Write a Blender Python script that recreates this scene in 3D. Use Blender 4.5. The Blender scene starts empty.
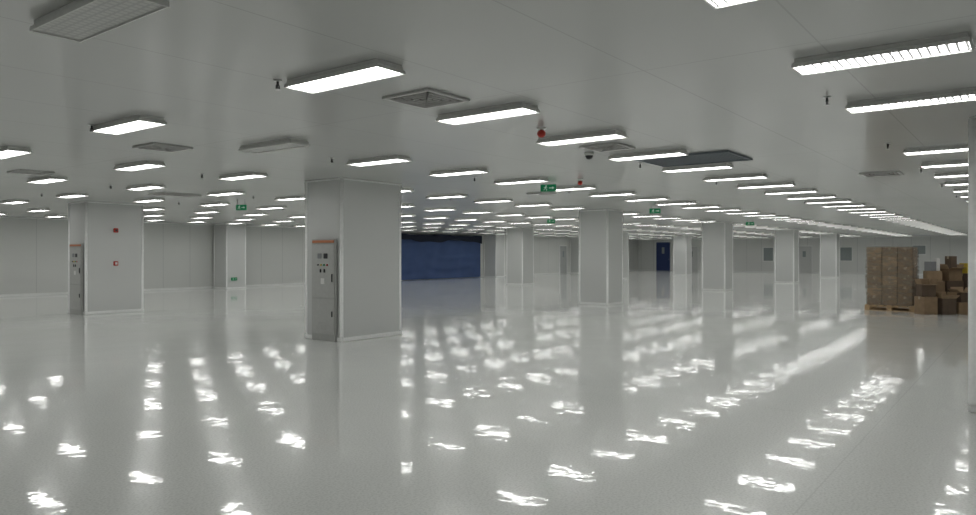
import bpy, bmesh, math, random
from mathutils import Vector, Matrix
random.seed(7)
S = bpy.context.scene
COL = S.collection
S.view_settings.view_transform = 'Standard'
CH = 2.80          # ceiling height
U0, U1, V0, V1 = -9.0, 60.0, -6.0, 28.6

# ------------------------------------------------------------------ materials
def newmat(name):
    m = bpy.data.materials.new(name); m.use_nodes = True
    nt = m.node_tree
    return m, nt, nt.nodes['Principled BSDF']

def mat(name, col, rough=0.5, metal=0.0, noise=0.04, scale=20.0, emit=None, es=0.0, spec=0.5, bump=0.0):
    m, nt, b = newmat(name)
    tc = nt.nodes.new('ShaderNodeTexCoord')
    n = nt.nodes.new('ShaderNodeTexNoise'); n.inputs['Scale'].default_value = scale
    n.inputs['Detail'].default_value = 3
    nt.links.new(tc.outputs['Object'], n.inputs['Vector'])
    r = nt.nodes.new('ShaderNodeValToRGB')
    r.color_ramp.elements[0].position = 0.3; r.color_ramp.elements[1].position = 0.7
    r.color_ramp.elements[0].color = [max(0, c*(1-noise)) for c in col]+[1]
    r.color_ramp.elements[1].color = [min(1, c*(1+noise)) for c in col]+[1]
    nt.links.new(n.outputs['Fac'], r.inputs['Fac'])
    nt.links.new(r.outputs['Color'], b.inputs['Base Color'])
    b.inputs['Roughness'].default_value = rough
    b.inputs['Metallic'].default_value = metal
    b.inputs['Specular IOR Level'].default_value = spec
    if bump > 0:
        bp = nt.nodes.new('ShaderNodeBump'); bp.inputs['Strength'].default_value = bump
        bp.inputs['Distance'].default_value = 0.01
        nt.links.new(n.outputs['Fac'], bp.inputs['Height']); nt.links.new(bp.outputs['Normal'], b.inputs['Normal'])
    if emit:
        b.inputs['Emission Color'].default_value = list(emit)+[1]
        b.inputs['Emission Strength'].default_value = es
    return m

def math_node(nt, op, a, b=None, c=None):
    n = nt.nodes.new('ShaderNodeMath'); n.operation = op
    for i, x in enumerate((a, b, c)):
        if x is None: continue
        if isinstance(x, (int, float)): n.inputs[i].default_value = x
        else: nt.links.new(x, n.inputs[i])
    return n.outputs[0]

def seam(nt, coord, period, width, offset=0.0):
    s = math_node(nt, 'ADD', coord, 1000*period+offset)
    s = math_node(nt, 'DIVIDE', s, period)
    s = math_node(nt, 'FRACT', s)
    s = math_node(nt, 'SUBTRACT', s, 0.5)
    s = math_node(nt, 'ABSOLUTE', s)
    return math_node(nt, 'GREATER_THAN', s, 0.5-width/period/2)

def panel_mat(name, col, axes, rough, seamcol, spec=0.5, var=0.03, bd=0.012):
    m, nt, b = newmat(name)
    g = nt.nodes.new('ShaderNodeNewGeometry')
    sp = nt.nodes.new('ShaderNodeSeparateXYZ'); nt.links.new(g.outputs['Position'], sp.inputs[0])
    acc = None
    for ax, per, w, off in axes:
        s = seam(nt, sp.outputs[ax], per, w, off)
        acc = s if acc is None else math_node(nt, 'MAXIMUM', acc, s)
    n = nt.nodes.new('ShaderNodeTexNoise'); n.inputs['Scale'].default_value = 0.35; n.inputs['Detail'].default_value = 2
    nt.links.new(g.outputs['Position'], n.inputs['Vector'])
    r = nt.nodes.new('ShaderNodeValToRGB')
    r.color_ramp.elements[0].position = 0.3; r.color_ramp.elements[1].position = 0.7
    r.color_ramp.elements[0].color = [c*(1-var) for c in col]+[1]
    r.color_ramp.elements[1].color = [c*(1+var) for c in col]+[1]
    nt.links.new(n.outputs['Fac'], r.inputs['Fac'])
    mx = nt.nodes.new('ShaderNodeMix'); mx.data_type = 'RGBA'
    nt.links.new(acc, mx.inputs['Factor']); nt.links.new(r.outputs['Color'], mx.inputs['A'])
    mx.inputs['B'].default_value = list(seamcol)+[1]
    nt.links.new(mx.outputs['Result'], b.inputs['Base Color'])
    b.inputs['Roughness'].default_value = rough
    b.inputs['Specular IOR Level'].default_value = spec
    n2 = nt.nodes.new('ShaderNodeTexNoise'); n2.inputs['Scale'].default_value = 1.2
    nt.links.new(g.outputs['Position'], n2.inputs['Vector'])
    bp = nt.nodes.new('ShaderNodeBump'); bp.inputs['Strength'].default_value = 0.2; bp.inputs['Distance'].default_value = bd
    nt.links.new(n2.outputs['Fac'], bp.inputs['Height']); nt.links.new(bp.outputs['Normal'], b.inputs['Normal'])
    return m

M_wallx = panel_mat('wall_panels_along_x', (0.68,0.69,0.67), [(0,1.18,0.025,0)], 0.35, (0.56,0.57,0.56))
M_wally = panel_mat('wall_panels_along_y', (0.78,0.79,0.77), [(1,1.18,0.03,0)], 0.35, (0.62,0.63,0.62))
M_ceil = panel_mat('ceiling_panels', (0.54,0.545,0.53), [(1,1.15,0.011,0.1),(0,5.1,0.011,0.4)], 0.18, (0.45,0.455,0.44), spec=0.55, bd=0.003)
M_col = panel_mat('column_cladding', (0.63,0.64,0.63), [(2,50,0.001,7)], 0.18, (0.5,0.5,0.5), bd=0.003)
M_trim = mat('white_trim', (0.92,0.93,0.92), 0.25)

def floor_mat():
    m, nt, b = newmat('glossy_epoxy_floor')
    g = nt.nodes.new('ShaderNodeNewGeometry')
    def noise(scale, det, rough=0.5):
        n = nt.nodes.new('ShaderNodeTexNoise'); n.inputs['Scale'].default_value = scale
        n.inputs['Detail'].default_value = det; n.inputs['Roughness'].default_value = rough
        nt.links.new(g.outputs['Position'], n.inputs['Vector']); return n.outputs['Fac']
    speck = noise(60, 2)
    r = nt.nodes.new('ShaderNodeValToRGB')
    r.color_ramp.elements[0].position = 0.36; r.color_ramp.elements[0].color = (0.68,0.695,0.67,1)
    r.color_ramp.elements[1].position = 0.56; r.color_ramp.elements[1].color = (0.80,0.815,0.79,1)
    nt.links.new(speck, r.inputs['Fac'])
    sp = nt.nodes.new('ShaderNodeSeparateXYZ'); nt.links.new(g.outputs['Position'], sp.inputs[0])
    s = math_node(nt,'MAXIMUM', seam(nt, sp.outputs[0], 10.2, 0.010, 3.0), seam(nt, sp.outputs[1], 9.3, 0.010, 8.2))
    mx2 = nt.nodes.new('ShaderNodeMix'); mx2.data_type='RGBA'
    f = math_node(nt,'MULTIPLY', s, 0.22)
    nt.links.new(f, mx2.inputs['Factor']); nt.links.new(r.outputs['Color'], mx2.inputs['A'])
    mx2.inputs['B'].default_value=(0.4,0.41,0.4,1)
    nt.links.new(mx2.outputs['Result'], b.inputs['Base Color'])
    # broad glow lobe
    b.inputs['Roughness'].default_value = 0.16
    b.inputs['Specular IOR Level'].default_value = 0.16
    # crisp rippled coat
    b.inputs['Coat Weight'].default_value = 0.62
    b.inputs['Coat Roughness'].default_value = 0.024
    b.inputs['Coat IOR'].default_value = 1.45
    def bump(h, dist, prev=None):
        bb = nt.nodes.new('ShaderNodeBump'); bb.inputs['Strength'].default_value=1.0; bb.inputs['Distance'].default_value=dist
        nt.links.new(h, bb.inputs['Height'])
        if prev: nt.links.new(prev, bb.inputs['Normal'])
        return bb.outputs['Normal']
    n1 = bump(noise(1.3,0.0), 0.0022)
    nt.links.new(n1, b.inputs['Normal'])
    n2 = bump(noise(3.8,0.0), 0.0010, n1)
    n3 = bump(noise(10,0.0), 0.00046, n2)
    n4 = bump(noise(22,0.0), 0.00016, n3)
    nt.links.new(n4, b.inputs['Coat Normal'])
    return m
M_floor = floor_mat()

LAMP = 8.8
def lamp_mat(name, strength, col=(1.0,1.0,0.975)):
    m, nt, b = newmat(name)
    tc = nt.nodes.new('ShaderNodeTexCoord')
    sp = nt.nodes.new('ShaderNodeSeparateXYZ'); nt.links.new(tc.outputs['Object'], sp.inputs[0])
    s = math_node(nt,'MAXIMUM', seam(nt, sp.outputs[0], 0.05, 0.014, 0.025), seam(nt, sp.outputs[1], 0.05, 0.016, 0.025))
    b.inputs['Roughness'].default_value = 0.4
    mx = nt.nodes.new('ShaderNodeMix'); mx.data_type='RGBA'
    nt.links.new(s, mx.inputs['Factor'])
    if strength > 0:
        mx.inputs['A'].default_value=(0.8,0.8,0.8,1); mx.inputs['B'].default_value=(0.4,0.4,0.4,1)
        st = math_node(nt,'MULTIPLY_ADD', s, -1.96*strength, strength*1.99)
        nt.links.new(st, b.inputs['Emission Strength'])
        b.inputs['Emission Color'].default_value = list(col)+[1]
    else:
        mx.inputs['A'].default_value=(0.62,0.62,0.60,1); mx.inputs['B'].default_value=(0.50,0.50,0.49,1)
    nt.links.new(mx.outputs['Result'], b.inputs['Base Color'])
    return m
M_on = lamp_mat('lit_led_diffuser', LAMP)
try: M_on.cycles.emission_sampling = 'FRONT'
except Exception: pass
M_off = lamp_mat('unlit_led_diffuser', 0)
M_house = mat('lamp_housing', (0.74,0.74,0.72), 0.4)
M_dark = mat('dark_plastic', (0.03,0.03,0.035), 0.4)
M_vent = mat('vent_painted_metal', (0.55,0.55,0.54), 0.45)
M_ventdark = mat('vent_throat', (0.15,0.11,0.095), 0.7)
M_brick = mat('reddish_vent_throat', (0.12,0.05,0.045), 0.7)
M_blueg = mat('blue_grey_grille', (0.14,0.165,0.19), 0.5)
M_bluegd = mat('grille_backing', (0.08,0.095,0.11), 0.6)
M_chrome = mat('brushed_metal', (0.45,0.45,0.45), 0.3, 0.9)
M_red = mat('red_plastic', (0.50,0.035,0.02), 0.35)
M_white = mat('white_plastic', (0.75,0.75,0.73), 0.4)
M_green = mat('green_sign_face', (0.0,0.16,0.06), 0.4, emit=(0.0,0.4,0.15), es=0.12)
M_signw = mat('sign_white', (0.6,0.75,0.65), 0.5, emit=(0.8,1,0.9), es=0.1)
M_cab = mat('cabinet_grey_paint', (0.42,0.425,0.41), 0.4)
M_cabd = mat('cabinet_door_paint', (0.48,0.485,0.47), 0.35)
M_doorp = mat('pale_door_paint', (0.62,0.63,0.62), 0.35)
M_orange = mat('orange_nameplate', (0.50,0.19,0.09), 0.5)
M_card = mat('cardboard', (0.25,0.17,0.10), 0.8, noise=0.12, scale=6)
M_card2 = mat('cardboard_light', (0.34,0.24,0.145), 0.8, noise=0.12, scale=6)
M_carddk = mat('cardboard_dark', (0.12,0.085,0.06), 0.9, noise=0.12, scale=6)
M_tape = mat('packing_tape', (0.44,0.37,0.28), 0.25)
M_wood = mat('pallet_wood', (0.50,0.35,0.20), 0.8, noise=0.2, scale=9)
M_blue = mat('blue_fabric', (0.050,0.090,0.215), 0.8, noise=0.08, scale=1.0)
M_navy = mat('navy_mesh_band', (0.010,0.016,0.035), 0.85)
M_bluedoor = mat('blue_door_paint', (0.022,0.045,0.16), 0.5)
M_glass = mat('window_glass', (0.33,0.37,0.37), 0.1)
M_doorg = mat('grey_door_paint', (0.40,0.41,0.41), 0.4)
M_grey = mat('mid_grey', (0.25,0.26,0.27), 0.5)
M_yellow = mat('yellow_plastic', (0.6,0.45,0.05), 0.5)
M_bluep = mat('blue_plastic', (0.05,0.12,0.30), 0.5)

def film_mat():
    m, nt, b = newmat('stretch_film')
    out = [n for n in nt.nodes if n.type=='OUTPUT_MATERIAL'][0]
    tr = nt.nodes.new('ShaderNodeBsdfTransparent'); mix = nt.nodes.new('ShaderNodeMixShader')
    n = nt.nodes.new('ShaderNodeTexNoise'); n.inputs['Scale'].default_value=7; n.inputs['Detail'].default_value=4; n.inputs['Roughness'].default_value=0.65
    tc = nt.nodes.new('ShaderNodeTexCoord'); mp = nt.nodes.new('ShaderNodeMapping'); mp.inputs['Scale'].default_value=(0.6,0.6,2.6)
    mp.inputs['Rotation'].default_value=(0.3,0.3,0)
    nt.links.new(tc.outputs['Object'], mp.inputs[0]); nt.links.new(mp.outputs[0], n.inputs['Vector'])
    mr = nt.nodes.new('ShaderNodeMapRange'); mr.inputs[1].default_value=0.44; mr.inputs[2].default_value=0.60
    mr.inputs[3].default_value=0.16; mr.inputs[4].default_value=0.62
    nt.links.new(n.outputs['Fac'], mr.inputs[0]); nt.links.new(mr.outputs[0], mix.inputs[0])
    nt.links.new(tr.outputs[0], mix.inputs[1]); nt.links.new(b.outputs[0], mix.inputs[2]); nt.links.new(mix.outputs[0], out.inputs[0])
    b.inputs['Base Color'].default_value=(0.36,0.31,0.24,1); b.inputs['Roughness'].default_value=0.12
    bp = nt.nodes.new('ShaderNodeBump'); bp.inputs['Distance'].default_value=0.08
    nt.links.new(n.outputs['Fac'], bp.inputs['Height']); nt.links.new(bp.outputs['Normal'], b.inputs['Normal'])
    return m
M_film = film_mat()

# ------------------------------------------------------------------ mesh helpers
class MB:
    def __init__(s): s.bm = bmesh.new(); s.mats = []
    def mi(s, m):
        if m not in s.mats: s.mats.append(m)
        return s.mats.index(m)
    def box(s, x0,x1,y0,y1,z0,z1, m, bev=0.0, rot=None):
        r = bmesh.ops.create_cube(s.bm, size=1)
        vs = r['verts']
        bmesh.ops.scale(s.bm, vec=(x1-x0,y1-y0,z1-z0), verts=vs)
        bmesh.ops.translate(s.bm, vec=((x0+x1)/2,(y0+y1)/2,(z0+z1)/2), verts=vs)
        fs = set(f for v in vs for f in v.link_faces)
        for f in fs: f.material_index = s.mi(m)
        if bev > 0:
            es = set(e for v in vs for e in v.link_edges)
            r = bmesh.ops.bevel(s.bm, geom=list(es), offset=bev, segments=2, affect='EDGES')
            for f in r['faces']: f.material_index = s.mi(m)
            vs = list(set(v for f in r['faces'] for v in f.verts))
        if rot: bmesh.ops.transform(s.bm, matrix=rot, verts=vs)
        return vs
    def lathe(s, prof, m, c=(0,0,0), seg=20, axis='Z'):
        rings = []
        for r, z in prof:
            ring = []
            for i in range(seg):
                a = 2*math.pi*i/seg
                p = (r*math.cos(a), r*math.sin(a), z)
                if axis=='X': p = (p[2],p[0],p[1])
                if axis=='Y': p = (p[0],p[2],p[1])
                ring.append(s.bm.verts.new((p[0]+c[0],p[1]+c[1],p[2]+c[2])))
            rings.append(ring)
        k = s.mi(m)
        for a,b in zip(rings, rings[1:]):
            for i in range(seg):
                f = s.bm.faces.new((a[i],a[(i+1)%seg],b[(i+1)%seg],b[i])); f.material_index=k; f.smooth=True
        for ring in (rings[0], rings[-1]):
            try: f = s.bm.faces.new(ring); f.material_index=k
            except Exception: pass
    def poly(s, pts, m):
        f = s.bm.faces.new([s.bm.verts.new(p) for p in pts]); f.material_index = s.mi(m); return f
    def mesh(s, name, recalc=True):
        if recalc: bmesh.ops.recalc_face_normals(s.bm, faces=s.bm.faces[:])
        me = bpy.data.meshes.new(name); s.bm.to_mesh(me); s.bm.free()
        for m in s.mats: me.materials.append(m)
        return me

def obj(name, me, loc=(0,0,0), parent=None, rotz=0.0, label=None, cat=None, group=None, kind=None):
    o = bpy.data.objects.new(name, me); o.location = loc; o.rotation_euler = (0,0,rotz)
    COL.objects.link(o)
    if parent: o.parent = parent
    if label: o['label'] = label
    if cat: o['category'] = cat
    if group: o['group'] = group
    if kind: o['kind'] = kind
    return o
def empty(name, loc, rotz=0.0, **k):
    o = obj(name, None, loc, rotz=rotz, **k); o.empty_display_size = 0.2; return o

def boxmesh(name, x0,x1,y0,y1,z0,z1,m,bev=0.0):
    b = MB(); b.box(x0,x1,y0,y1,z0,z1,m,bev); return b.mesh(name)

# ------------------------------------------------------------------ shell
T = 0.2
obj('floor', boxmesh('floor', U0-T,U1+T,V0-T,V1+T,-0.2,0,M_floor), kind='structure', label='glossy light grey epoxy floor with lamp reflections', cat='floor')
obj('ceiling', boxmesh('ceiling', U0-T,U1+T,V0-T,V1+T,CH,CH+0.2,M_ceil), kind='structure', label='grey painted metal panel ceiling', cat='ceiling')
obj('wall_left', boxmesh('wall_left', U0-T,U1+T,V1,V1+T,0,CH,M_wallx), kind='structure', label='long pale grey sandwich panel wall', cat='wall')
obj('wall_right', boxmesh('wall_right', U0-T,U1+T,V0-T,V0,0,CH,M_wallx), kind='structure', label='pale grey sandwich panel wall', cat='wall')
obj('wall_back', boxmesh('wall_back', U1,U1+T,V0,V1,0,CH,M_wally), kind='structure', label='distant pale grey panel wall with windows', cat='wall')
obj('wall_front', boxmesh('wall_front', U0-T,U0,V0,V1,0,CH,M_wally), kind='structure', label='pale grey panel wall', cat='wall')
obj('baseboard_left', boxmesh('baseboard_left', U0,U1,V1-0.03,V1,0,0.09,M_trim,0.008), kind='structure', label='low white coved skirting', cat='baseboard')
obj('baseboard_back', boxmesh('baseboard_back', U1-0.03,U1,V0,V1-0.03,0,0.09,M_trim,0.008), kind='structure', label='low white coved skirting', cat='baseboard')
obj('trim_1', boxmesh('trim_1', U0,U1,V1-0.04,V1,CH-0.04,CH,M_trim,0.008), kind='structure', label='white ceiling cove strip', cat='trim')
obj('trim_2', boxmesh('trim_2', U1-0.04,U1,V0,V1-0.04,CH-0.04,CH,M_trim,0.008), kind='structure', label='white ceiling cove strip', cat='trim')

# ------------------------------------------------------------------ columns
def column_meshes(CW, CD, cr=0.034, bodym=None):
    body = boxmesh('column_body', 0,CW,0,CD,0,CH,bodym or M_col,0.012)
    base = boxmesh('column_baseboard', -0.026,CW+0.026,-0.026,CD+0.026,0,0.07,M_trim,0.012)
    top = boxmesh('column_cornice', -0.020,CW+0.020,-0.020,CD+0.020,CH-0.03,CH,M_trim,0.01)
    c = MB(); c.lathe([(cr+0.008,0.07),(cr,0.10),(cr,CH-0.03)], M_trim, seg=16); corner = c.mesh('column_corner')
    return body, base, top, corner, CW, CD
WIDE = column_meshes(1.43, 0.95); SQ = column_meshes(0.95, 0.95); THICK = column_meshes(1.43,0.95,0.06,M_trim)
cols = []
def column(u, v, label, ms=SQ, ins=0.014):
    bm_, bb_, bt_, bc_, CW, CD = ms
    e = empty('column', (u,v,0), label=label, cat='column', group='square clad structural columns')
    obj('column_shaft', bm_, parent=e)
    obj('skirting', bb_, parent=e); obj('cornice', bt_, parent=e)
    for x,y in ((ins,ins),(CW-ins,ins),(ins,CD-ins),(CW-ins,CD-ins)):
        obj('corner_profile', bc_, (x,y,0), parent=e)
    cols.append((u,v,CW,CD)); return e
ROWA, ROWB = 9.38, 18.6
column(8.17, ROWA, 'pale grey panel-clad column with grey electrical cabinet', WIDE)
plain = 'pale grey panel-clad square column'
for u,v in ((18.65,9.86),(28.9,9.97),(39.0,9.87),(48.9,9.85)): column(u,v,plain)
column(8.0, ROWB, 'grey clad column with electrical cabinet and red alarm', WIDE)
for u,v in ((18.3,19.2),(28.5,19.66),(38.8,19.6),(48.6,19.5)): column(u,v,plain)
for u,v in ((17.55,27.5),(37.0,27.62),(47.9,27.62)): column(u,v,'pale grey column against the panel wall')
column(8.17, -0.48, 'bright white column edge with rounded corner profile', THICK, 0.03)

# ------------------------------------------------------------------ ceiling lights
LX, LY, LH = 0.27, 0.99, 0.058
def housing_mesh():
    b = MB(); h = LH
    lay = [(LX/2-0.015,LY/2-0.015,0.0),(LX/2-0.015,LY/2-0.015,-0.025),(LX/2,LY/2,-0.034),(LX/2,LY/2,-h),(LX/2-0.008,LY/2-0.008,-h),(LX/2-0.008,LY/2-0.008,-h+0.012)]
    rings = [[b.bm.verts.new((sx*x,sy*y,z)) for sx,sy in ((-1,-1),(1,-1),(1,1),(-1,1))] for x,y,z in lay]
    k = b.mi(M_house)
    for a,c in zip(rings,rings[1:]):
        for i in range(4):
            f=b.bm.faces.new((a[i],a[(i+1)%4],c[(i+1)%4],c[i])); f.material_index=k
    b.bm.faces.new(rings[0]).material_index=k
    b.bm.faces.new(rings[-1]).material_index=k
    return b
H_mesh = housing_mesh().mesh('lamp_housing')
def diff_into(b, m):
    x,y,z = LX/2-0.008, LY/2-0.008, -LH+0.0095
    b.poly([(-x,-y,z),(-x,y,z),(x,y,z),(x,-y,z)], m)
def diff(m):
    b = MB(); diff_into(b,m); return b.mesh('lamp_diffuser', False)
D_on, D_off = diff(M_on), diff(M_off)
def combo():
    b = housing_mesh()
    bmesh.ops.recalc_face_normals(b.bm, faces=b.bm.faces[:])
    diff_into(b, M_on); return b.mesh('ceiling_light', False)
C_mesh = combo()

def hits_col(u, v, hx, hy):
    for cu,cv,cw_,cd__ in cols:
        if u+hx > cu-0.05 and u-hx < cu+cw_+0.05 and v+hy > cv-0.05 and v-hy < cv+cd__+0.05: return True
    return False
OFF = {(0,1),(2,2)}
nl = 0
for j in range(-1,9):
    v = 0.79+3.16*j
    for i in range(-4,33):
        u = 1.75+1.7*i
        if u > U1-1: continue
        if j < 0 and (i > 14 or i % 2): continue  # right-hand row is out of view, thinned out, added only for diffuse light
        if i < 0 and (j > 4 or i%2): continue  # unseen lights behind the camera, added to raise the ambient light near it
        if hits_col(u, v, LX/2, LY/2): continue
        if j==0 and i==4: continue
        off = (i,j) in OFF
        lab = 'unlit rectangular ceiling panel light with grid diffuser' if off else 'lit white rectangular LED panel light on the ceiling'
        if i < 13:
            e = empty('ceiling_light', (u,v,CH), label=lab, cat='light', group='rows of rectangular ceiling lights')
            obj('lamp_housing', H_mesh, parent=e); obj('diffuser', D_off if off else D_on, parent=e)
        else:
            obj('ceiling_light', C_mesh, (u,v,CH), label=lab, cat='light', group='rows of rectangular ceiling lights')
        nl += 1
print('lights', nl)

# ------------------------------------------------------------------ ceiling vents
def vent(u, v, w, d, throat, lab):
    e = empty('air_vent', (u,v,CH), label=lab, cat='vent', group='ceiling air vents')
    b = MB()
    fr = 0.04
    for x0,x1,y0,y1 in ((-w/2,w/2,-d/2,-d/2+fr),(-w/2,w/2,d/2-fr,d/2),(-w/2,-w/2+fr,-d/2+fr,d/2-fr),(w/2-fr,w/2,-d/2+fr,d/2-fr)):
        b.box(x0,x1,y0,y1,-0.02,0,M_vent,0.003)
    obj('vent_frame', b.mesh('vent_frame'), parent=e)
    obj('vent_throat', boxmesh('vent_throat', -w/2+fr,w/2-fr,-d/2+fr,d/2-fr,-0.004,0,throat), parent=e)
    b = MB()
    n = 4
    for k in range(n):
        s = 1-(k+0.6)/n*0.95; x=(w/2-fr)*s; y=(d/2-fr)*s; t=0.014
        for x0,x1,y0,y1 in ((-x,x,-y,-y+t),(-x,x,y-t,y),(-x,-x+t,-y,y),(x-t,x,-y,y)):
            b.box(x0,x1,y0,y1,-0.022,-0.006,M_vent)
    obj('vent_louvre', b.mesh('vent_louvre'), parent=e)
vent(4.42,4.02,0.52,0.52,M_ventdark,'square louvred ceiling air diffuser')
vent(4.5,8.4,0.5,0.5,M_ventdark,'square louvred ceiling air diffuser')
vent(7.75,4.1,0.5,0.5,M_ventdark,'square louvred ceiling air diffuser')
vent(4.6,12.6,0.5,0.5,M_ventdark,'square louvred ceiling air diffuser')
vent(8.2,14.8,0.9,0.6,M_brick,'dark reddish ceiling air vent')
vent(13.0,1.95,0.55,0.55,M_ventdark,'square louvred ceiling air diffuser')
vent(12.8,8.3,0.5,0.5,M_ventdark,'square louvred ceiling air diffuser')

e = empty('return_air_grille', (9.42,3.68,CH), label='large dark blue-grey return air grille in the ceiling', cat='vent')
b = MB(); w,d,fr = 0.98,1.28,0.03
for x0,x1,y0,y1 in ((-w/2,w/2,-d/2,-d/2+fr),(-w/2,w/2,d/2-fr,d/2),(-w/2,-w/2+fr,-d/2+fr,d/2-fr),(w/2-fr,w/2,-d/2+fr,d/2-fr)):
    b.box(x0,x1,y0,y1,-0.025,0,M_blueg,0.003)
obj('grille_frame', b.mesh('grille_frame'), parent=e)
obj('grille_backing', boxmesh('grille_backing', -w/2+fr,w/2-fr,-d/2+fr,d/2-fr,-0.004,0,M_bluegd), parent=e)
b = MB()
for k in range(28):
    y = -d/2+fr+(k+0.5)*(d-2*fr)/28
    b.box(-w/2+fr,w/2-fr,y-0.010,y+0.010,-0.016,-0.006,M_blueg)
obj('grille_slats', b.mesh('grille_slats'), parent=e)

# ------------------------------------------------------------------ sprinklers
b = MB(); b.lathe([(0.0,0.0),(0.032,0.0),(0.030,-0.006),(0.012,-0.010)], M_chrome); sp_a = b.mesh('escutcheon')
b = MB(); b.lathe([(0.009,-0.008),(0.009,-0.030),(0.012,-0.032),(0.012,-0.040),(0.005,-0.044),(0.005,-0.056),(0.003,-0.060)], M_dark)
for sx in (-1,1):
    b.box(sx*0.013-0.003, sx*0.013+0.003, -0.004,0.004,-0.064,-0.038,M_dark)
b.box(-0.016,0.016,-0.004,0.004,-0.067,-0.062,M_dark)
sp_b = b.mesh('sprinkler_body')
b = MB(); b.lathe([(0.0,-0.067),(0.022,-0.067),(0.022,-0.070),(0.0,-0.070)], M_chrome); sp_c = b.mesh('deflector')
for j in range(6):
    for i in range(6):
        u,v = 3.3+3.1*i, 1.36+3.12*j
        if j==1: v += 0.02
        if j==2: v -= 0.06
        if (i,j) == (1,1) or hits_col(u,v,0.1,0.1): continue
        if (i,j)==(0,0): continue
        e = empty('ceiling_sprinkler', (u,v,CH), label='small pendant fire sprinkler head on the ceiling', cat='sprinkler', group='ceiling sprinkler heads')
        obj('escutcheon', sp_a, parent=e); obj('sprinkler_body', sp_b, parent=e); obj('deflector', sp_c, parent=e)

def ceil_alarm(u,v):
    e = empty('ceiling_fire_alarm', (u,v,CH), label='small red domed fire alarm under the ceiling', cat='alarm', group='red ceiling alarms')
    b = MB(); b.lathe([(0.0,0),(0.05,0),(0.05,-0.010),(0.02,-0.016),(0.014,-0.02)], M_white); obj('alarm_base', b.mesh('alarm_base'), parent=e)
    b = MB(); b.lathe([(max(0.0,0.045*math.sin(math.pi*k/10)), -0.018-0.041+0.041*math.cos(math.pi*k/10)) for k in range(11)], M_red); obj('alarm_dome', b.mesh('alarm_dome'), parent=e)
ceil_alarm(6.2,4.04); ceil_alarm(10.9,6.3)
e = empty('ceiling_security_camera', (8.07,4.53,CH), label='small dark dome security camera on the ceiling', cat='camera')
b = MB(); b.lathe([(0,0),(0.06,0),(0.06,-0.03),(0.052,-0.04)], M_white); obj('camera_base', b.mesh('camera_base'), parent=e)
b = MB(); b.lathe([(0.05,-0.038),(0.046,-0.06),(0.032,-0.08),(0.015,-0.088),(0,-0.09)], M_dark); obj('camera_dome', b.mesh('camera_dome'), parent=e)

# ------------------------------------------------------------------ exit signs
SW,SH = 0.29,0.13
def sign_meshes():
    w,h = SW,SH; k=0.8
    body = boxmesh('sign_panel', -0.012,0.012,-w/2,w/2,-h/2,h/2,M_green,0.004)
    b = MB(); x = -0.0145
    def q(pts):
        pts=[(p[0]*k,p[1]*k) for p in pts]
        b.poly([(x,-p[0],p[1]) for p in pts], M_signw)
        b.poly([(-x,p[0],p[1]) for p in reversed(pts)], M_signw)
    q([(-0.05+0.018*math.cos(a*math.pi/5),0.048+0.012*math.sin(a*math.pi/5)) for a in range(10)])
    q([(-0.075,0.03),(-0.045,0.034),(-0.05,-0.01),(-0.078,-0.006)])
    q([(-0.075,0.03),(-0.105,0.012),(-0.1,0.004),(-0.072,0.018)])
    q([(-0.046,0.03),(-0.02,0.01),(-0.024,0.003),(-0.05,0.018)])
    q([(-0.078,-0.006),(-0.062,-0.008),(-0.095,-0.045),(-0.118,-0.045),(-0.116,-0.036),(-0.1,-0.036)])
    q([(-0.064,-0.008),(-0.05,-0.01),(-0.028,-0.03),(-0.036,-0.06),(-0.048,-0.06),(-0.044,-0.034)])
    q([(0.02,0.01),(0.09,0.01),(0.09,-0.01),(0.02,-0.01)])
    q([(0.09,0.034),(0.145,0.0),(0.09,-0.034)])
    pic = b.mesh('pictogram', False)
    return body, pic
sg_b, sg_p = sign_meshes()
def exit_sign(u,v,z,rot,drop=True,lab='green hanging exit sign with white running figure and arrow'):
    e = empty('exit_sign', (u,v,z), rotz=rot, label=lab, cat='sign', group='green exit signs')
    obj('sign_panel', sg_b, parent=e); obj('pictogram', sg_p, parent=e)
    if drop:
        for y in (-0.1,0.1):
            b = MB(); b.lathe([(0.004,SH/2-0.003),(0.004,CH-z)], M_dark, c=(0,y,0), seg=8)
            obj('hanging_rod', b.mesh('hanging_rod'), parent=e)
r0 = math.radians(20)
exit_sign(11.1,7.08,2.71,r0); exit_sign(9.9,14.9,2.60,r0)
exit_sign(17.9,8.05,2.65,r0); exit_sign(27.4,8.5,2.64,r0); exit_sign(21.5,13.6,2.66,r0)
exit_sign(17.9,27.5-0.02-0.012,0.42,math.pi/2,False,'small green evacuation sign low on the column')

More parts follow.
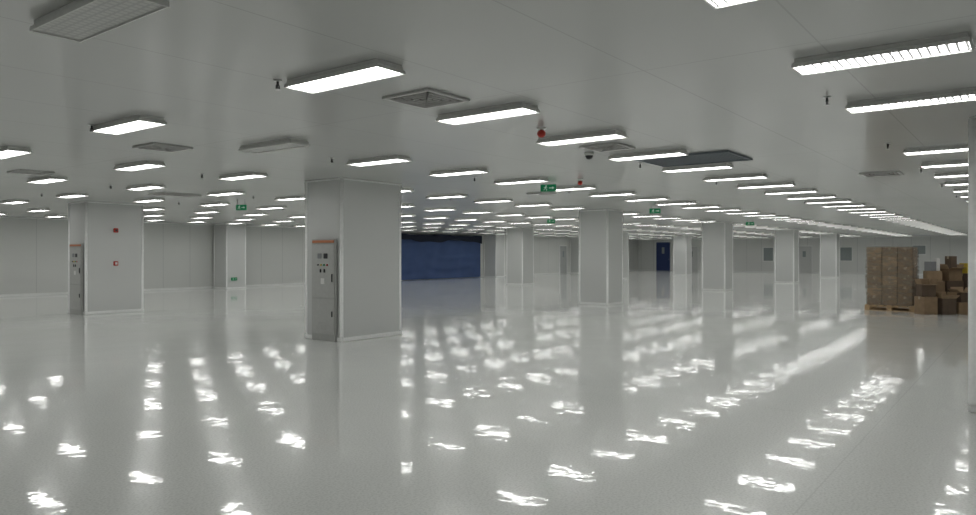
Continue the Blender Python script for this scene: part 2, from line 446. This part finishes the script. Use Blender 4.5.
# ------------------------------------------------------------------ electrical cabinets
def cabinet(u, v, w, lab):
    Hc = 1.76; D = 0.05
    e = empty('electrical_cabinet', (u-D/2-0.001,v,0), label=lab, cat='electrical cabinet', group='column electrical cabinets')
    b = MB(); b.box(-D/2+0.012,D/2,-w/2,w/2,0.0,Hc,M_cab,0.006); obj('cabinet_body', b.mesh('cabinet_body'), parent=e)
    f = -D/2
    obj('door', boxmesh('door', f,f+0.012,-w/2+0.025,w/2-0.025,0.75,1.665,M_cabd,0.004), parent=e)
    obj('door', boxmesh('door', f,f+0.012,-w/2+0.025,w/2-0.025,0.12,0.72,M_cabd,0.004), parent=e)
    obj('nameplate', boxmesh('nameplate', f-0.004,f+0.012,-w/2+0.03,w/2-0.03,1.692,1.737,M_orange,0.002), parent=e)
    obj('meter', boxmesh('meter', f-0.012,f,-0.13,-0.03,1.42,1.51,M_dark,0.004), parent=e)
    obj('meter', boxmesh('meter', f-0.012,f,0.03,0.13,1.42,1.51,M_grey,0.004), parent=e)
    for y,m in ((-0.12,M_red),(-0.04,M_green),(0.04,M_yellow),(0.12,M_dark)):
        b = MB(); b.lathe([(0,-0.02),(0.012,-0.02),(0.015,-0.012),(0.017,0.0)], m, c=(f,y,1.31), axis='X', seg=14)
        obj('indicator_lamp', b.mesh('indicator_lamp'), parent=e)
    for y in (-0.05,0.05):
        obj('rotary_switch', boxmesh('rotary_switch', f-0.02,f,y-0.012,y+0.012,1.18,1.24,M_dark,0.004), parent=e)
    b = MB(); b.box(f-0.006,f,-0.05,0.05,0.98,1.08,M_white,0.002); obj('warning_label', b.mesh('warning_label'), parent=e)
    b = MB(); b.box(f-0.022,f,-w/2+0.05,-w/2+0.07,1.02,1.16,M_dark,0.006); obj('handle', b.mesh('handle'), parent=e)
    b = MB(); b.box(f-0.022,f,-w/2+0.05,-w/2+0.07,0.42,0.52,M_dark,0.006); obj('handle', b.mesh('handle'), parent=e)
    b = MB()
    for k in range(6): b.box(f-0.003,f,-0.12,0.12,0.2+k*0.022,0.206+k*0.022,M_cab)
    obj('vent_slots', b.mesh('vent_slots'), parent=e)
cabinet(8.17-0.022, 9.38+0.40, 0.62, 'tall grey electrical cabinet with orange nameplate on the column')
cabinet(8.0-0.022, ROWB+0.42, 0.66, 'tall grey electrical cabinet with orange nameplate on column')

e = empty('fire_call_point', (8.72,ROWB,1.26), label='small red fire alarm call point on the column', cat='alarm')
obj('call_point_body', boxmesh('call_point_body', -0.055,0.055,-0.04,0,-0.055,0.055,M_red,0.008), parent=e)
obj('call_point_window', boxmesh('call_point_window', -0.03,0.03,-0.046,-0.04,-0.03,0.03,M_white,0.002), parent=e)
e = empty('alarm_siren', (8.72,ROWB,2.1), label='small red alarm siren high on the column', cat='alarm')
obj('siren_body', boxmesh('siren_body', -0.055,0.055,-0.05,0,-0.055,0.055,M_red,0.01), parent=e)
b = MB(); b.lathe([(0,-0.02),(0.02,-0.018),(0.03,0.0)], M_dark, c=(0,-0.052,0), axis='Y', seg=14); obj('strobe_lens', b.mesh('strobe_lens'), parent=e)

# ------------------------------------------------------------------ blue curtain on long wall
def curtain(u0,u1,z0,z1,v,m,name,amp=0.06,nper=9,scallop=False,sag=0.0):
    b = MB(); n = int((u1-u0)*22); k = b.mi(m); rows=32 if sag else 8
    g=[]
    for r in range(rows+1):
        row=[]
        for i in range(n+1):
            t=i/n; zz=z1+(z0-z1)*r/rows; L=t*(u1-u0); ed=min(1,(u1-u0-L)/1.2)
            if scallop and r==0: zz -= 0.12*abs(math.sin(L*0.9))*(0.6+0.4*math.sin(t*17))
            if scallop and r==rows: zz -= 0.10*math.sin(L*1.3)+0.05*math.sin(L*2.9)
            dy = amp*(0.5+0.5*math.sin(L*nper+0.6*math.sin(t*31)+0.15*r)) + 0.01*math.sin(r*0.9+t*9)
            if sag: dy += sag*(0.5+0.5*math.sin(zz*9+1.9*abs(math.sin(L*0.55))+0.3*math.sin(L*1.9)))
            row.append(b.bm.verts.new((u0+(u1-u0)*t, v-dy*ed, zz)))
        g.append(row)
    for r in range(rows):
        for i in range(n):
            f=b.bm.faces.new((g[r][i],g[r][i+1],g[r+1][i+1],g[r+1][i])); f.smooth=True; f.material_index=k
    return b.mesh(name)
e = empty('curtain', (0,0,0), label='wide dark blue fabric curtain covering a wall opening', cat='curtain')
obj('curtain_panel', curtain(25.5,36.5,0.02,2.36,V1-0.12,M_blue,'curtain_panel',0.03,5.0,sag=0.075), parent=e)
obj('curtain_band', curtain(25.5,36.5,2.28,2.68,V1-0.25,M_navy,'curtain_band',0.04,4.0,True), parent=e, label='dark navy scalloped mesh band')
b = MB(); b.lathe([(0.02,25.4),(0.02,36.55)], M_dark, c=(0,V1-0.18,2.67), axis='X', seg=10); obj('curtain_rail', b.mesh('curtain_rail'), parent=e)

# ------------------------------------------------------------------ doors / windows on walls
def wall_door(name,u,v,w,h,m,axis,lab):
    e = empty(name,(u,v,0),label=lab,cat='door',kind='structure',rotz=0 if axis=='v' else -math.pi/2)
    b = MB(); t=0.06
    b.box(-w/2-t,-w/2,-0.05,0,0,h+t,M_trim,0.005); b.box(w/2,w/2+t,-0.05,0,0,h+t,M_trim,0.005); b.box(-w/2,w/2,-0.05,0,h,h+t,M_trim,0.005)
    obj('door_frame', b.mesh('door_frame'), parent=e)
    obj('door_leaf', boxmesh('door_leaf', -w/2,w/2,-0.035,0,0.01,h,m,0.004), parent=e)
    obj('vision_panel', boxmesh('vision_panel', -0.12,0.12,-0.04,-0.03,h*0.6,h*0.82,M_glass), parent=e)
    obj('door_handle', boxmesh('door_handle', w/2-0.12,w/2-0.06,-0.09,-0.035,1.0,1.05,M_chrome,0.008), parent=e)
wall_door('door_1',46.9,V1,0.95,2.1,M_doorg,'v','grey single door in the panel wall')
wall_door('door_2',41.5,V1,1.6,2.1,M_doorp,'v','pale double-width door in the panel wall')
wall_door('door_3',U1,26.2,1.3,2.55,M_bluedoor,'u','tall dark blue door in end wall')
wall_door('door_4',55.5,V1,1.4,2.1,M_doorp,'v','pale door in the panel wall')
wall_door('door_5',U1,14.4,1.1,2.1,M_doorp,'u','pale door in the end wall')
wall_door('door_6',U1,9.0,1.1,2.1,M_doorp,'u','pale door in the end wall')
wall_door('door_7',U1,23.6,1.1,2.1,M_doorp,'u','pale door in the end wall')
def wall_window(name,v,w,z0,z1,lab):
    e = empty(name,(U1,v,0),label=lab,cat='window',kind='structure',rotz=-math.pi/2)
    b=MB(); t=0.06
    b.box(-w/2-t,-w/2,-0.05,0,z0-t,z1+t,M_trim,0.005); b.box(w/2,w/2+t,-0.05,0,z0-t,z1+t,M_trim,0.005)
    b.box(-w/2,w/2,-0.05,0,z1,z1+t,M_trim,0.005); b.box(-w/2,w/2,-0.05,0,z0-t,z0,M_trim,0.005)
    obj('window_frame', b.mesh('window_frame'), parent=e)
    obj('window_pane', boxmesh('window_pane', -w/2,w/2,-0.02,0,z0,z1,M_glass), parent=e)
wall_window('window_1',17.15,0.75,0.95,2.0,'framed window in end wall')
wall_window('window_2',11.4,0.8,1.0,2.0,'framed window in end wall')
wall_window('window_3',6.6,0.8,1.5,2.1,'small framed window in end wall')

# ------------------------------------------------------------------ pallet with wrapped cartons
PU, PV = 21.85, 3.02
e = empty('pallet', (PU,PV,0), label='wooden shipping pallet under wrapped cartons', cat='pallet')
b=MB()
for k in range(7):
    y=-0.58+0.11/2+k*0.175; b.box(-0.56,0.56,y-0.055,y+0.055,0.125,0.149,M_wood,0.003)
obj('deck_boards', b.mesh('deck_boards'), parent=e)
b=MB()
for x in (-0.50,0,0.50):
    b.box(x-0.05,x+0.05,-0.58,0.58,0.101,0.125,M_wood,0.003)
    b.box(x-0.05,x+0.05,-0.58,0.58,0,0.022,M_wood,0.003)
    for y in (-0.52,0,0.52): b.box(x-0.05,x+0.05,y-0.06,y+0.06,0.022,0.101,M_wood,0.003)
obj('stringers', b.mesh('stringers'), parent=e)

def carton_parts(w,d,h,m):
    a = boxmesh('carton_body', -w/2,w/2,-d/2,d/2,0,h,m,0.006)
    b=MB(); t=0.03
    b.box(-w/2-0.0015,w/2+0.0015,-t,t,h-0.0005,h+0.0015,M_tape)
    b.box(-w/2-0.002,-w/2,-t,t,h-0.07,h+0.0015,M_tape); b.box(w/2,w/2+0.002,-t,t,h-0.07,h+0.0015,M_tape)
    tp=b.mesh('packing_tape'); return a,tp
cw,cd,ch = 0.335,0.355,0.262
pa = carton_parts(cw-0.018,cd-0.018,ch-0.010,M_card); pb = carton_parts(cw-0.018,cd-0.018,ch-0.010,M_card2)
PZ = 0.150
for L in range(6):
    for i in range(3):
        for j in range(3):
            if i==1 and j==1: continue
            p = random.choice((pa,pa,pb))
            o = empty('carton',(PU+(i-1)*cw+random.uniform(-.003,.003), PV+(j-1)*cd+random.uniform(-.003,.003), PZ+L*(ch-0.008)), label='brown cardboard carton stacked on the pallet under film', cat='box', group='film-wrapped cartons on pallet')
            obj('carton_body',p[0],parent=o); obj('packing_tape',p[1],parent=o)
b=MB(); hx,hy=1.5*cw+0.002,1.5*cd+0.002; z0,z1=PZ+0.002,PZ+6*(ch-0.008)+0.014
n=16
def ring(z,q,s=0.0):
    pts=[]
    for k in range(n): pts.append((-hx+2*hx*k/n,-hy))
    for k in range(n): pts.append((hx,-hy+2*hy*k/n))
    for k in range(n): pts.append((hx-2*hx*k/n,hy))
    for k in range(n): pts.append((-hx,hy-2*hy*k/n))
    bul = 0.035*math.sin(math.pi*q)
    return [b.bm.verts.new((x*(1+bul+random.uniform(0,0.03)),y*(1+bul+random.uniform(0,0.03)),z+random.uniform(-s,s))) for x,y in pts]
rs=[ring(z0+(z1-z0)*k/14, k/14, 0.0 if k in (0,) else 0.008) for k in range(15)]
km=b.mi(M_film)
for a_,c_ in zip(rs,rs[1:]):
    for i in range(len(a_)):
        f=b.bm.faces.new((a_[i],a_[(i+1)%len(a_)],c_[(i+1)%len(a_)],c_[i])); f.material_index=km; f.smooth=True
b.bm.faces.new(rs[-1]).material_index=km
obj('stretch_film', b.mesh('stretch_film'), (PU,PV,0), label='clear plastic stretch film around stacked cartons', cat='plastic wrap')

# loose cartons: s runs along the pile, t into it
R0 = -0.918
def P(s,t): return (20.87+.607*s+.795*t, 2.15-.795*s+.607*t)
def carton(s,t,z,w,d,h,rot,m,lab='brown taped cardboard carton'):
    u,v = P(s,t)
    o = empty('carton',(u,v,z),rotz=R0+rot,label=lab,cat='box',group='loose cartons beside the pallet')
    a,tp=carton_parts(w,d,h,m); obj('carton_body',a,parent=o)
    if m in (M_card,M_card2,M_carddk): obj('packing_tape',tp,parent=o)
def open_carton(s,t_,z,w,d,h,rot,angs,m1,m2,fl=0.15,lab='open cardboard carton with raised flaps'):
    u,v = P(s,t_)
    o = empty('open_carton',(u,v,z),rotz=R0+rot,label=lab,cat='box',group='open cartons beside the pallet')
    t=0.008
    b=MB()
    b.box(-w/2,w/2,-d/2,d/2,0,t,m1); b.box(-w/2,-w/2+t,-d/2,d/2,0,h,m1); b.box(w/2-t,w/2,-d/2,d/2,0,h,m1)
    b.box(-w/2,w/2,-d/2,-d/2+t,0,h,m1); b.box(-w/2,w/2,d/2-t,d/2,0,h,m1)
    obj('carton_body', b.mesh('open_carton_body'), parent=o)
    for (x,y,ax,an,lx,ly) in ((-w/2,0,'Y',angs[0],0,d),(w/2,0,'Y',angs[1],0,d),(0,-d/2,'X',angs[2],w,0),(0,d/2,'X',angs[3],w,0)):
        R = Matrix.Translation((x,y,h)) @ Matrix.Rotation(an,4,ax)
        b=MB()
        if ly: b.box(-t/2,t/2,-ly/2,ly/2,0,fl,m2,rot=R)
        else: b.box(-lx/2,lx/2,-t/2,t/2,0,fl,m2,rot=R)
        obj('flap', b.mesh('flap'), parent=o)
dk='dark brown cardboard carton in the pile'
carton(0,0,0,0.36,0.36,0.44,0.10,M_card); open_carton(0,0,0.442,0.32,0.32,0.30,-0.12,(-0.3,0.3,1.6,-0.2),M_carddk,M_card,0.14)
open_carton(0.46,-0.02,0,0.36,0.34,0.40,0.06,(-0.12,0.12,1.0,-0.2),M_carddk,M_card2)
carton(0.90,-0.02,0,0.38,0.36,0.30,-0.05,M_card,'brown cardboard carton on the floor')
open_carton(0.90,-0.02,0.302,0.34,0.32,0.24,0.12,(-0.9,0.5,1.3,-0.2),M_carddk,M_card2,0.13)
carton(1.34,0.02,0,0.38,0.36,0.42,0.1,M_card)
carton(0.48,0.50,0,0.42,0.38,0.46,0.0,M_carddk,dk); carton(0.48,0.50,0.462,0.40,0.38,0.34,0.06,M_card); carton(0.48,0.50,0.804,0.34,0.30,0.26,-0.22,M_card2)
carton(0.95,0.50,0,0.42,0.38,0.45,0.02,M_card); carton(0.95,0.50,0.452,0.42,0.38,0.36,-0.04,M_carddk,dk); open_carton(0.95,0.50,0.814,0.36,0.34,0.30,0.1,(-0.5,0.4,1.2,-0.3),M_card,M_card2,0.13)
carton(1.42,0.50,0,0.42,0.38,0.50,0.0,M_card2); carton(1.42,0.50,0.502,0.40,0.38,0.50,0.1,M_carddk,dk)
carton(0.42,0.50,1.066,0.16,0.22,0.24,0.3,M_grey,'small grey box on top of cartons')
carton(0.58,0.50,1.066,0.11,0.12,0.32,0.2,M_white,'small white box on top of cartons')
carton(0.95,0.50,0.824,0.18,0.20,0.62,0.2,M_carddk,'tall dark brown box standing in open carton')
carton(1.34,0.50,1.004,0.20,0.22,0.26,0.3,M_yellow,'small yellow box on top of cartons')
carton(1.54,0.50,1.004,0.14,0.18,0.34,0.1,M_bluep,'small blue box on top of cartons')
u,v = P(1.16,-0.36)
o = empty('cardboard_sheet',(u,v,0.0),rotz=R0,label='flattened brown cardboard sheet leaning on the boxes',cat='cardboard')
b=MB(); b.box(-0.22,0.22,-0.005,0.005,0,0.44,M_card2,rot=Matrix.Rotation(-0.25,4,'X')); obj('cardboard_panel', b.mesh('cardboard_panel'), parent=o)

# ------------------------------------------------------------------ world + camera
w = bpy.data.worlds.new('world'); S.world = w; w.use_nodes = True
w.node_tree.nodes['Background'].inputs[0].default_value=(0.5,0.52,0.55,1); w.node_tree.nodes['Background'].inputs[1].default_value=0.3
cd_ = bpy.data.cameras.new('camera'); cam = bpy.data.objects.new('camera', cd_); COL.objects.link(cam)
cd_.sensor_width = 36; cd_.lens = 36*715/976; cd_.shift_y = -3.5/976; cd_.clip_end = 200
cam.location = (0,0,1.5); yaw = math.degrees(math.atan2(0.607,0.795))
cam.rotation_euler = (math.radians(90),0,math.radians(yaw-90))
S.camera = cam
